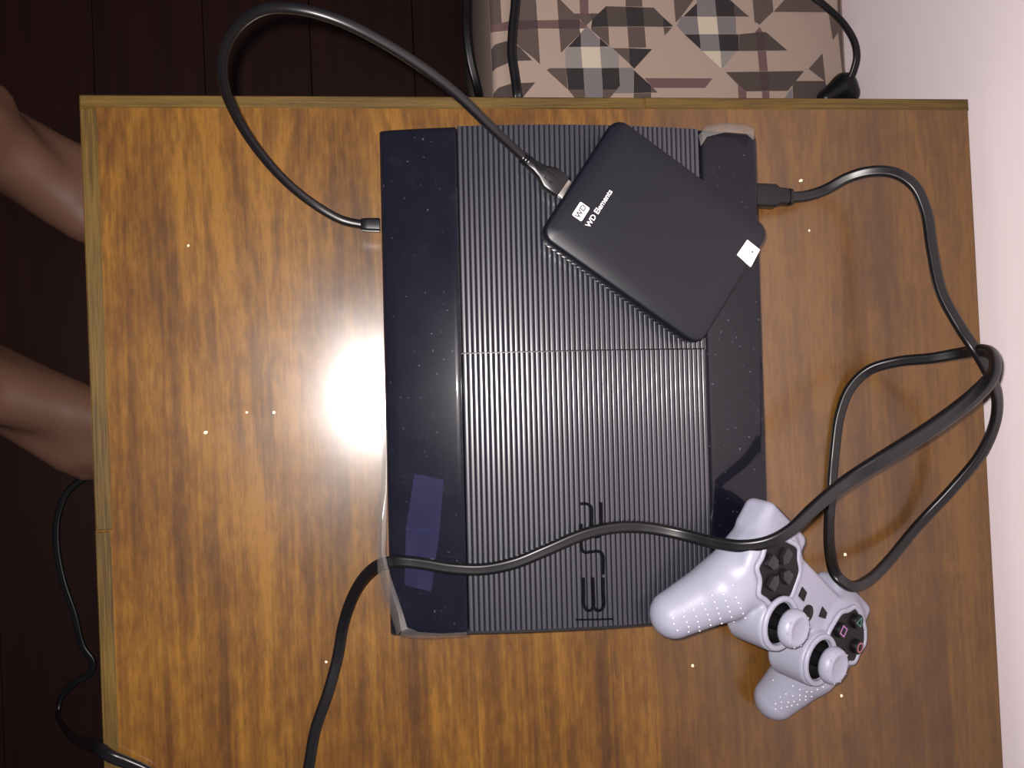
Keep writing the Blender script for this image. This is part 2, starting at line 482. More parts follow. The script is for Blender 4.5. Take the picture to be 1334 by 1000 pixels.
prof += [(u, arch(u) - .0014) for u in np.linspace(.005, U1 - .0012, 14)] + [(U1 - .0003, arch(U1) - .0020)]
panel('front_panel', prof, -HL, HL, lambda u: .029, MT['gloss'], yend, .003)
prof = [(U2 + .0003, arch(U2) - .002)] + [(u, arch(u) - .0014) for u in np.linspace(U2 + .0012, .2255, 12)]
for a in range(1, 6):
    t = a / 5 * PI / 2; prof.append((.2255 + .0045 * math.sin(t), arch(.2255) - .0014 - .0045 * (1 - math.cos(t))))
prof.append((.230, .030))
panel('rear_panel', prof, -HL, HL, lambda u: .029, MT['gloss'], yend, .003)
NR = 49
def ribprof(u0, u1, dz, ra=0.00085):
    p = []; L = (U2 - U1) / NR
    p.append((u0, arch(u0) - .0032 + dz))
    for r in range(NR):
        for k in range(14):
            t = k / 14; u = U1 + (r + t) * L
            if u < u0 or u > u1: continue
            p.append((u, arch(u) - .0012 + dz + ra * 1.35 * (1 - abs(2 * t - 1) ** 4.5)))
    p.append((u1, arch(u1) - .0032 + dz)); return p
SEAM = 0.0150
panel('top_cover', ribprof(U1 + .0004, U2 - .0004, -.0004), SEAM + .0004, HL - .0006, lambda u: arch(u) - .008, MT['ribs'])
panel('disc_lid', ribprof(U1 + .0002, U2 + .0016, .0006), -HL + .0032, SEAM - .0004, lambda u: arch(u) - .008, MT['ribs'])
prof = [(u, arch(u) - .0062) for u in np.linspace(U1, U2, 30)]
panel('end_lip', prof, -HL, -HL + .0030, lambda u: .031, MT['shell'])
panel('inner_deck', [(u, arch(u) - .0085) for u in np.linspace(U1, U2, 30)], -HL + .004, HL - .002, lambda u: .031, MT['shell'])
# logo letters across the ribs (reading away from the seam, cap tops towards the rear)
def conpt(px, pyy):
    z = .056; 
    for _ in range(4):
        l = cm.inverted() @ at(px, pyy, z); z = arch(l.x) + .0006
    return l
def logo(name, strokes, w=0.0017):
    bm = bmesh.new()
    for st in strokes:
        P = catmull([(p.x, p.y, 0) for p in (conpt(*s) for s in st)], 5)
        rows = []
        for i, p in enumerate(P):
            t = (P[min(i + 1, len(P) - 1)] - P[max(i - 1, 0)]).normalized(); s = Vector((-t.y, t.x, 0)) * w / 2
            row = []
            for sg in (-1, 1):
                q = p + s * sg
                row.append((bm.verts.new((q.x, q.y, arch(q.x) + .0009)), bm.verts.new((q.x, q.y, arch(q.x) - .001))))
            rows.append(row)
        for a, b in zip(rows[:-1], rows[1:]):
            bm.faces.new((a[0][0], a[1][0], b[1][0], b[0][0])); bm.faces.new((a[0][1], a[0][0], b[0][0], b[0][1]))
            bm.faces.new((a[1][0], a[1][1], b[1][1], b[1][0])); bm.faces.new((a[1][1], a[0][1], b[0][1], b[1][1]))
        for e in (rows[0], rows[-1]):
            bm.faces.new((e[0][0], e[0][1], e[1][1], e[1][0]))
    return frombm(name, bm, MT['logo'], con)
logo('logo_letter', [[(756, 656), (764, 656), (770, 660), (771, 670), (771, 690), (773, 697), (778, 699), (783, 695), (783.5, 682), (783, 654)]])
logo('logo_letter', [[(757, 682), (757, 700), (758, 715), (761, 719), (770, 718.5), (780, 718), (785, 722), (786, 735), (786, 748)]])
logo('logo_letter', [[(760, 752), (760.5, 770), (761, 788), (764, 794), (769, 794.5), (773, 790), (773, 770), (772.5, 752)],
                     [(773, 788), (776, 794), (782, 794.5), (786.5, 789), (786, 770), (786, 752)]])
logo('logo_line', [[(750, 807), (775, 806.6), (799, 806)]], .0009)
# USB plug recess and film, tape pieces on the front panel
def sheet(name, rows, m, thick=0.00018):
    """thin sheet through a grid of points with real thickness"""
    ny, nx = len(rows), len(rows[0]); v = [tuple(p) for r in rows for p in r]; nv = len(v)
    v += [(p[0], p[1], p[2] - thick) for p in v]; f = []
    for i in range(ny - 1):
        for j in range(nx - 1):
            a = i * nx + j; q = (a, a + 1, a + nx + 1, a + nx); f.append(q); f.append(tuple(nv + k for k in q[::-1]))
    edge = [j for j in range(nx)] + [i * nx + nx - 1 for i in range(1, ny)] + [(ny - 1) * nx + j for j in range(nx - 2, -1, -1)] + [i * nx for i in range(ny - 2, 0, -1)]
    for a, b in zip(edge, edge[1:] + edge[:1]): f.append((a, b, nv + b, nv + a))
    o = py(name, v, f, m, con, True)
    bm = bmesh.new(); bm.from_mesh(o.data); bmesh.ops.recalc_face_normals(bm, faces=bm.faces); bm.to_mesh(o.data); bm.free()
    o.data.set_sharp_from_angle(angle=math.radians(50)); return o
rng = random.Random(4)
rows = []
for y in np.linspace(-.149, .146, 40):
    t = max(0.0, min(1.0, (-y + .02) / .10)); over = 0.0005 + .0060 * t * (1 if y > -.125 else max(0.2, 1 - (-.125 - y) / .03))
    r = []
    for u in np.linspace(-over, U1 - .0005, 14):
        z = arch(max(u, .0)) - .0005 - (0.0012 + .5 * (-u) if u < 0 else 0) + .0002 * math.sin(y * 190 + u * 120)
        r.append((u, y, z))
    rows.append(r)
film = sheet('protective_film', rows, MT['film'])
def cpt(px, pyy, z): return cm.inverted() @ at(px, pyy, z)
# crumpled lip of the film along the lower end and the peeled corner
lip = []
for k, (a, b, c) in enumerate([((526, 815, .047), (522, 826, .043), (520, 829, .038)), ((545, 823, .050), (543, 829, .046), (543, 832, .040)),
                               ((575, 825, .052), (575, 830, .048), (575, 831, .042)), ((608, 823, .0535), (609, 828, .050), (609, 829, .044))]):
    lip.append([cpt(*a), cpt(*b), cpt(*c)])
sheet('film_lip', lip, MT['fold'], .0004)
cor = [[cpt(499, 560, .0405), cpt(501, 560, .042), cpt(504, 560, .042)], [cpt(496, 640, .0405), cpt(499, 640, .042), cpt(504, 640, .0425)], [cpt(491, 716, .042), cpt(497, 717, .046), cpt(502, 722, .044)],
       [cpt(492, 745, .042), cpt(502, 745, .050), cpt(508, 748, .046)],
       [cpt(499, 775, .042), cpt(510, 772, .051), cpt(524, 795, .047)],
       [cpt(509, 800, .041), cpt(518, 796, .050), cpt(527, 805, .047)],
       [cpt(517, 827, .040), cpt(523, 822, .046), cpt(531, 819, .048)]]
sheet('film_fold', cor, MT['fold'], .0004)
lip = []
for a, b, c in [((913, 190, .0540), (910, 176, .0535), (909, 172, .049)), ((921, 178, .0540), (921, 167, .0535), (920, 163, .048)),
                ((945, 172, .0540), (940, 163, .0525), (940, 159, .047)), ((972, 174, .053), (972, 164, .051), (973, 161, .045)), ((982, 182, .0515), (983, 170, .050), (985, 167, .045))]:
    lip.append([cpt(*a), cpt(*b), cpt(*c)])
sheet('film_lip', lip, MT['fold'], .0004)
def tapept(u, y, dz): return (u, y, arch(u) - .0002 + dz)
quad = [[cpt(540, 617, .047), cpt(578, 625, .049)], [cpt(529, 688, .046), cpt(573, 690, .049)], [cpt(527, 763, .046), cpt(562, 771, .049)]]
for (A, B), dz in (((0, 1), 0.0), ((1, 2), 0.0004)):
    rr = []
    for t in np.linspace(0, 1.04 if A == 0 else 1, 8):
        l = quad[A][0].lerp(quad[B][0], t); r = quad[A][1].lerp(quad[B][1], t)
        rr.append([tapept(l.lerp(r, s).x, l.lerp(r, s).y, dz + .0003 * math.sin(9 * s + 4 * t)) for s in np.linspace(0, 1, 9)])
    sheet('tape_piece', rr, MT['tape'])

# ================================================================== HARD DRIVE
HX, HY, HYAW = 0.33435506, -0.10268226, -0.62162982
hm = Matrix.Translation((HX - .0015, HY, TH + 0.0589)) @ Matrix.Rotation(math.radians(3.0), 4, 'Y') @ Matrix.Rotation(HYAW, 4, 'Z')
hd = empty('portable_hard_drive'); hd.matrix_world = hm
tag(hd, 'black portable hard drive with white lettering lying on the ribbed console', 'hard drive')
hx, hy = .0565, .0418
def ring(ins, z, r=.0085): return [(p[0], p[1], z) for p in rrect(hx - ins, hy - ins, max(.001, r - ins), 8)]
prism_layers('lower_case', [ring(.0022, 0), ring(.0008, .0012), ring(.0003, .003), ring(.0003, .0068), ring(.0010, .0071)], MT['hdd_side'], hd)
topz = .0150
prism_layers('top_case', [ring(.0010, .0073), ring(.0, .0078)] + [ring(.0026 * (1 - math.cos(a)), .0112 + .0026 * math.sin(a)) for a in [i / 6 * PI / 2 * .88 for i in range(7)]] + [ring(.0042, .0142), ring(.0065, .01462), ring(.010, .0149), ring(.015, .0150), ring(.022, topz + .00005)], MT['hdd'], hd)
hinv = hm.inverted()
def hpt(px, pyy): return hinv @ at(px, pyy, .0735)
logo_c = hpt(755, 277); txt_c = hpt(779, 272.5)
pl = extrude_poly('logo_badge', [(p[0] + logo_c.x, p[1] + logo_c.y) for p in rrect(.0033, .0046, .0008, 4)], topz - .0006, topz + .00014, MT['white'], hd)
wd = text_mesh('badge_letters', 'WD', .0046, .00006, MT['ink'], pl, .00012)
wd.rotation_euler.z = PI / 2; wd.location = (logo_c.x, logo_c.y, topz + .00016)
tx = text_mesh('lettering', 'WD Elements', .0044, .00006, MT['white'], hd, .00005)
tx.rotation_euler.z = PI / 2; tx.location = (txt_c.x, txt_c.y, topz + .0001)
sk = [hpt(*p) for p in ((976, 311), (993, 324), (981, 346.5), (962, 331))]
extrude_poly('paper_sticker', [(p.x, p.y) for p in sk], topz - .0012, topz + .00012, MT['paper'], hd)
c0 = hpt(983, 327)
extrude_poly('sticker_mark', [(c0.x + a, c0.y + b) for a, b in ((-.0007, 0), (0, -.0009), (.0007, 0), (0, .0007))], topz + .00016, topz + .0002, MT['ink'], hd)

# ------------------------------------------------------------------ USB cable with its plugs (one thing)
usb = empty('usb_cable', at(471, 292, .025))
tag(usb, 'black usb cable looping from the hard drive to the console front port', 'cable')
def child_world(o, parent):
    o.parent = parent; bpy.context.view_layer.update(); o.matrix_parent_inverse = Matrix.Translation(parent.location).inverted(); return o
pts = [(684, 207, .0675), (672, 196, .072), (640, 166, .086), (600, 127, .100), (560, 95, .112), (500, 56, .124), (440, 26, .132), (390, 12, .134), (345, 12, .130),
       (310, 34, .120), (291, 70, .108), (291, 108, .094), (307, 150, .076), (335, 194, .058), (370, 234, .042), (405, 263, .031), (440, 284, .026), (455, 289, .0252), (471, 292, .025)]
path = catmull([at(*p) for p in pts], 8)
cab = child_world(sweep('cord', path, section(.0052, .0046, 16), MT['cable']), usb)
# micro-B plug
pa, pb = at(686, 209, .0675), at(735, 246, .0665)
ax = (pb - pa).normalized(); L = (pb - pa).length
zz = Vector((0, 0, 1)); sd = zz.cross(ax).normalized(); zz = ax.cross(sd)
pm = Matrix((ax, sd, zz)).transposed().to_4x4(); pm.translation = pa
def local_part(o, m, parent):
    o.parent = parent; o.matrix_world = Matrix(); bpy.context.view_layer.update()
    o.matrix_parent_inverse = Matrix.Translation(parent.location).inverted(); o.matrix_basis = m; return o
out = [(0, .0028), (.006, .0030), (.011, .0042), (.016, .0068), (L - .001, .0068)]
poly = [(a, -b) for a, b in out] + [(a, b) for a, b in reversed(out)]
plug = local_part(extrude_poly('plug_housing', poly, -.0032, .0032, MT['cable_dk'], None, .0014, True), pm, usb)
lay = [[(x, a, b) for a, b in rrect(.0057, .0014, .0006, 3)] for x in (L - .0012, L + .0075)]
local_part(prism_layers('plug_shell', lay, MT['metal']), pm, usb)
for i in range(3):
    x = -.0030 + i * .0018
    lay = [[(x + d, r * math.cos(t), r * math.sin(t)) for t in [2 * PI * k / 16 for k in range(16)]] for d, r in ((0, .0030), (.0003, .0036), (.0010, .0036), (.0013, .0030))]
    local_part(prism_layers('strain_ring', lay, MT['cable_dk']), pm, usb)
# embossed usb symbol on the plug
mk = bmesh.new()
for x0, x1, y0, y1 in ((.0105, .0195, -.0003, .0003), (.012, .0175, .0024, .0030), (.012, .0126, .0003, .0030), (.0135, .0185, -.0030, -.0024), (.0135, .0141, -.0030, -.0003), (.0168, .0185, .0020, .0034), (.0172, .0192, -.0036, -.0018)):
    box_bm(x0, x1, y0, y1, .0031, .0035, 0, 1, mk)
local_part(frombm('embossed_symbol', mk, MT['shell']), pm, usb)
# the USB-A plug in the console front
pa, pb = at(470, 292.5, .025), at(497, 293, .025); ax = (pb - pa).normalized(); sd = Vector((0, 0, 1)).cross(ax).normalized(); zz = ax.cross(sd)
pm = Matrix((ax, sd, zz)).transposed().to_4x4(); pm.translation = pa; L = (pb - pa).length
lay = [[(x, a, b) for a, b in rrect(w, h, .0012, 4)] for x, w, h in ((0, .0028, .0028), (.0006, .0034, .0032), (.004, .0036, .0034), (L - .0012, .0038, .0036))]
local_part(prism_layers('plug_housing', lay, MT['cable_dk']), pm, usb)

# ------------------------------------------------------------------ power cord
pw = empty('power_cord', at(1030, 257, .022))
tag(pw, 'thick black flat power cord looping over the console and controller', 'cable')
pts = [(1030, 257, .022), (1050, 255, .022), (1075, 247, .024), (1105, 231, .030), (1135, 223, .037), (1165, 225, .042), (1190, 241, .045), (1206, 275, .047), (1214, 325, .049), (1226, 380, .053),
       (1250, 425, .060), (1272, 458, .066), (1288, 487, .061), (1298, 515, .050), (1296, 548, .040), (1278, 590, .030), (1240, 637, .018), (1195, 685, .0105), (1155, 733, .022), (1130, 756, .036), (1107, 763, .047),
       (1090, 750, .046), (1081, 718, .027), (1080, 680, .009), (1083, 640, .003), (1087, 590, .003), (1094, 540, .003), (1108, 505, .005), (1132, 482, .010), (1168, 471, .020), (1215, 466, .036), (1255, 459, .050, 1.05),
       (1276, 456, .066, 1.1), (1292, 461, .084, 1.2), (1296, 477, .098, 1.25), (1287, 497, .104, 1.3), (1266, 518, .105, 1.3), (1235, 542, .103, 1.3), (1200, 566, .100, 1.3), (1150, 597, .096, 1.25), (1100, 629, .092, 1.15), (1060, 662, .096, 1.05), (1030, 690, .0965), (1000, 706, .0945), (965, 711, .0885),
       (930, 706, .079), (885, 695, .067), (840, 687, .0625), (800, 687, .062), (760, 696, .062), (710, 717, .0615), (670, 733, .0595), (630, 741, .056), (590, 740, .0525), (545, 733, .0475), (515, 731, .044),
       (495, 735, .038), (476, 750, .027), (459, 778, .014), (447, 815, .0055), (440, 855, .0025), (428, 900, .0025), (411, 950, .0025), (402, 1000, .0025), (392, 1050, .0025), (360, 1095, .0025), (300, 1105, .0025), (240, 1060, .0025), (195, 1008, .0028), (165, 993, .0035), (143, 984, .0042), (130, 973, -.002),
       (110, 966, -.05), (92, 958, -.18), (82, 945, -.33), (76, 928, -.393), (80, 908, -.397), (98, 889, -.397), (118, 876, -.397), (121, 862, -.397), (108, 842, -.397), (97, 800, -.397), (82, 755, -.397), (74, 710, -.397), (76, 670, -.397), (92, 636, -.397), (140, 612, -.397), (260, 600, -.397)]
pts = [p if len(p) == 4 else (*p, 1.0) for p in pts]
path = catmull([at(*p[:3]) for p in pts], 8)
wid = [v.x for v in catmull([(p[3], 0.01 * i, 0) for i, p in enumerate(pts)], 8)]
child_world(sweep('cord', path, section(.0070, .0052, 20, .22), MT['cable'], scales=wid), pw)
pa, pb = at(1031, 257, .022), at(984, 255, .022); ax = (pb - pa).normalized(); sd = Vector((0, 0, 1)).cross(ax).normalized(); zz = ax.cross(sd)
pm = Matrix((ax, sd, zz)).transposed().to_4x4(); pm.translation = pa; L = (pb - pa).length
lay = [[(x, a, b) for a, b in rrect(w, h, .0020, 4)] for x, w, h in ((0, .0040, .0030), (.0004, .0050, .0040), (.0022, .0052, .0042), (.0024, .0044, .0036), (.0032, .0044, .0036), (.0034, .0052, .0042), (.006, .0054, .0044), (.0095, .0056, .0048), (.0125, .0074, .0052), (L + .004, .0074, .0052))]
local_part(prism_layers('plug_housing', lay, MT['cable_dk']), pm, pw)

# ================================================================== CONTROLLER
QR = rodrigues((-0.031085664, 0.502558836, -0.66358958)); QS = 0.955                                             # keeps both grips resting on console and tabletop
QT = tuple(CAM_C + QS * (np.array((0.42651628, -0.33570412, 0.04323487)) - CAM_C))
KS = QS * 0.96654733e-3                                     # metres per model millimetre
qm = Matrix([list(r) for r in QR]).to_4x4(); qm.translation = Vector(QT) + Vector((0, 0, TH))
gp = empty('game_controller'); gp.matrix_world = qm
tag(gp, 'game controller in a translucent white silicone sleeve leaning against the console', 'game controller')
qinv = qm.inverted()
def gpt(px, pyy, zl):
    """photo pixel to controller coordinates (mm) on the plane zl"""
    c = qinv @ (Vector(CAM_C) + Vector((0, 0, TH))); p = qinv @ at(px, pyy, -0.2); d = p - c
    t = (zl * KS - c.z) / d.z; r = c + d * t; return (r.x / KS, r.y / KS)
SX, SY = 27.5, -18.0
def sleeve(P):
    X = P.copy(); X[..., 0] = np.abs(X[..., 0])
    d = sd_rcyl(X, (49, 8), 27.5, -19, 1.5, 8)
    d = smin(d, sd_rbox(X, (0, 10, -9), (44, 17, 8.5), 4), 4)
    d = smin(d, sd_rcyl(X, (SX, SY), 18.0, -24, 4.0, 2.5), 2.0)
    d = smin(d, sd_rbox(X, (0, -6, -12), (30, 12, 7), 4), 4)
    g = sd_cone(X, (51, 4, -16), (59, -18, -21), 17.0, 19.5)
    g = smin(g, sd_cone(X, (59, -18, -21), (67.5, -46, -38.5), 19.5, 14.8), 3)
    d = smin(d, g, 5)
    d = smin(d, sd_rbox(X, (50, 29.5, -14.5), (25, 11.5, 11), 6.0), 4)
    d = smin(d, sd_cone(X, (61, 26, -15), (61, -6, -18), 12.0, 16.5), 4)
    d = smax(d, -sd_rcyl(X, (49, 8), 24.5, 1.3, 40, 1.0), 1.0)
    # stick wells
    d = smax(d, -sd_rcyl(X, (SX, SY), 13.2, -9, 20, 1.5), 0.8)
    # recessed panel in the middle, toward the cable end
    d = smax(d, -sd_rbox(X, (0, 25, 3), (15, 9, 2.6), 1.0), 1.0)
    return d
V, Fq = surface_nets(sleeve, (-86, -64, -56), (86, 48, 12), 1.25)
sl = py('silicone_sleeve', V * KS, Fq.tolist(), MT['sil'], gp, True)
def surf_z(x, y):
    zs = np.arange(12, -40, -0.25); P = np.stack([np.full_like(zs, x), np.full_like(zs, y), zs], -1)
    h = np.where(sleeve(P) < 0)[0]; return zs[h[0]] if len(h) else None
# d-pad field outline unprojected from the photo, mirrored for the face buttons
o2 = lambda x, y: (940 + x / 7.69, 660 + y / 7.69)
dp = [gpt(*o2(*p), 2.5) for p in ((660, 330), (770, 405), (775, 520), (790, 640), (745, 790), (690, 912), (600, 935), (510, 985), (440, 930), (380, 880), (390, 740), (362, 612), (415, 500), (455, 380), (560, 320))]
dc = (sum(p[0] for p in dp) / len(dp), sum(p[1] for p in dp) / len(dp))
def plate(poly, nm):
    ps = [(x * KS, y * KS) for x, y in poly]
    o = extrude_poly(nm, ps, 0.5 * KS, 2.3 * KS, MT['pad'], gp)
    c = catmull([(x, y, 1.9 * KS) for x, y in ps + ps[:1]], 5)
    rim = sweep(nm.replace('field', 'field_rim'), c, section(3.4 * KS, 2.6 * KS, 10), MT['sil'], gp)
    return o
plate(dp, 'button_field')
fp = [(-x, y) for x, y in dp][::-1]
plate(fp, 'button_field')
# direction buttons: four house-shaped keys pointing to the centre
dcx, dcy = gpt(1016.5, 742, 4)
for a in range(4):
    t = a * PI / 2
    h = [(3.2, 0), (6.4, -3.6), (13.0, -3.9), (13.6, -2.6), (13.6, 2.6), (13.0, 3.9), (6.4, 3.6)]
    ps = [((dcx + x * math.cos(t) - y * math.sin(t)) * KS, (dcy + x * math.sin(t) + y * math.cos(t)) * KS) for x, y in h]
    extrude_poly('direction_button', ps, 2.0 * KS, 5.0 * KS, MT['btn'], gp, 0.7 * KS, True)
# action buttons with their symbols
def outline(nm, pts, w, z0, z1, m, parent, cx, cy):
    bm = bmesh.new(); n = len(pts)
    def ofs(s): return [((cx + p[0] * s) * KS, (cy + p[1] * s) * KS) for p in pts]
    rad = max(math.hypot(*p) for p in pts); A, B = ofs(1 + w / rad / 2), ofs(1 - w / rad / 2)
    va = [[bm.verts.new((p[0], p[1], z * KS)) for p in q] for q in (A, B) for z in (z0, z1)]
    for i in range(n):
        j = (i + 1) % n
        bm.faces.new((va[1][i], va[1][j], va[3][j], va[3][i])); bm.faces.new((va[0][i], va[0][j], va[1][j], va[1][i]))
        bm.faces.new((va[3][i], va[3][j], va[2][j], va[2][i])); bm.faces.new((va[2][i], va[2][j], va[0][j], va[0][i]))
    return frombm(nm, bm, m, parent)
fcx, fcy = 49.0, dcy
for a, (mm, pts) in enumerate((('sy_r', [(3 * math.cos(t), 3 * math.sin(t)) for t in [2 * PI * k / 24 for k in range(24)]]),
                               ('sy_g', [(0, 3.4), (-3.1, -2.0), (3.1, -2.0)]), ('sy_p', [(2.7, 2.7), (-2.7, 2.7), (-2.7, -2.7), (2.7, -2.7)]), ('sy_b', None))):
    t = a * PI / 2; x, y = fcx + 13 * math.cos(t), fcy + 13 * math.sin(t)
    lay = [[((x + r * math.cos(s)) * KS, (y + r * math.sin(s)) * KS, z * KS) for s in [2 * PI * k / 24 for k in range(24)]] for r, z in ((5.0, 1.8), (5.0, 4.6), (4.7, 5.2), (4.0, 5.5))]
    b = prism_layers('action_button', lay, MT['pad'], gp)
    if pts: outline('button_symbol', pts, 1.1, 5.45, 5.75, MT[mm], b, x, y)
    else:
        bm = bmesh.new()
        for s in (1, -1):
            q = bmesh.new(); r = bmesh.ops.create_cube(q, size=1)
            for v in q.verts: v.co = Vector((v.co.x * 7.2 * KS, v.co.y * .9 * KS, v.co.z * .3 * KS))
            bmesh.ops.rotate(q, verts=q.verts, matrix=Matrix.Rotation(s * PI / 4, 3, 'Z')); bmesh.ops.translate(q, verts=q.verts, vec=(x * KS, y * KS, 5.6 * KS))
            me = bpy.data.meshes.new('t'); q.to_mesh(me); q.free(); bm.from_mesh(me); bpy.data.meshes.remove(me)
        frombm('button_symbol', bm, MT[mm], b)
# small centre buttons
def small(nm, pxs):
    ps = [gpt(980 + x / 5.553, 760 + y / 5.553, .3) for x, y in pxs]
    ps = [(x * KS, y * KS) for x, y in ps]
    extrude_poly(nm, ps, -1.5 * KS, 0.35 * KS, MT['pad'], gp)
small('select_button', [(367, 25), (397, 65), (375, 130), (340, 92)])
small('start_button', [(513, 168), (543, 212), (530, 255), (487, 240)])
hb = gpt(1053, 799, .3)
lay = [[((hb[0] + r * math.cos(s)) * KS, (hb[1] + r * math.sin(s)) * KS, z * KS) for s in [2 * PI * k / 24 for k in range(24)]] for r, z in ((5.6, -1.5), (5.6, .2), (5.0, .5))]
prism_layers('home_button', lay, MT['pad'], gp)
# thumb sticks
NUBS = {-1: [(190, 523), (187, 553), (192, 578), (207, 605), (235, 520), (235, 547), (247, 570), (255, 590), (255, 612), (262, 487), (277, 517), (288, 545), (295, 568), (300, 590), (303, 607),
             (315, 490), (327, 515), (338, 538), (345, 560), (350, 583), (352, 598), (357, 455), (367, 483), (378, 510), (385, 533), (392, 555), (398, 575), (405, 450), (415, 478), (425, 503), (433, 525), (440, 548), (450, 568),
             (445, 410), (460, 463), (470, 487), (480, 510), (490, 532), (500, 552)],
        1: [(620, 820), (705, 845), (735, 860), (765, 870), (650, 893), (675, 880), (705, 888), (735, 885), (760, 890), (630, 922), (655, 915), (685, 915), (710, 912), (735, 905), (785, 870), (810, 860), (835, 850), (630, 945), (655, 940), (680, 935), (700, 930), (725, 925), (785, 890), (760, 905)]}
def hit(px, pyy):
    c = qinv @ (Vector(CAM_C) + Vector((0, 0, TH))); d = ((qinv @ at(px, pyy, -0.2)) - c).normalized()
    c = np.array(c) / KS; d = np.array(d); t = 300.0
    for _ in range(120):
        e = float(sleeve((c + d * t)[None])[0])
        if e < 0.05: return Vector(c + d * t)
        t += e * 0.8
        if t > 900: return None
    return None
for sgn in (-1, 1):
    def rev(nm, prof, m, parent=gp, cx=sgn * SX, cy=SY):
        lay = [[((cx + r * math.cos(s)) * KS, (cy + r * math.sin(s)) * KS, z * KS) for s in [2 * PI * k / 32 for k in range(32)]] for r, z in prof]
        return prism_layers(nm, lay, m, parent, True, 60)
    rev('stick_well', [(13.0, -8.8), (13.0, 2.6), (12.4, 2.6), (11.6, -2), (10, -5.5), (6, -7.4)], MT['pad'])
    sweep('well_rim', [((sgn * SX + 15.2 * math.cos(a)) * KS, (SY + 15.2 * math.sin(a)) * KS, 4.0 * KS) for a in [2 * PI * k / 40 for k in range(41)]], section(4.0 * KS, 3.4 * KS, 10), MT['sil'], gp)
    st = rev('thumb_stick', [(5.2, -8), (5.0, 2), (4.6, 7), (5.6, 9)], MT['pad'])
    rev('stick_cap', [(5.6, 8.2), (8.5, 8.6), (11.0, 10.0), (12.0, 12.2), (11.9, 14.4), (11.0, 16.6), (9.6, 17.9), (8.2, 18.3), (7.6, 18.0), (4, 17.5), (1, 17.4)], MT['sil'], st)
    bm = bmesh.new()
    for k in range(10):
        t = 2 * PI * k / 10
        bmesh.ops.create_icosphere(bm, subdivisions=1, radius=.75 * KS, matrix=Matrix.Translation(((sgn * SX + 10.4 * math.cos(t)) * KS, (SY + 10.4 * math.sin(t)) * KS, 17.2 * KS)))
    frombm('cap_nubs', bm, MT['sil'], st, True)
    # rows of grip nubs, moulded in one with the sleeve
    bm = bmesh.new()
    for x, y in NUBS[sgn]:
        p = hit(820 + x / 3.311, 638 + y / 3.311)
        if p is not None: bmesh.ops.create_icosphere(bm, subdivisions=1, radius=.62 * KS, matrix=Matrix.Translation(p * KS))
    frombm('grip_nubs', bm, MT['nub'], gp, True)
    # shoulder buttons peeping out of the sleeve
    b = box_bm((sgn * 50 - 13) * KS, (sgn * 50 + 13) * KS, 34 * KS, 43 * KS, -17 * KS, -9 * KS, 2.5 * KS, 3)
    frombm('shoulder_button', b, MT['pad'], gp, True, 40)

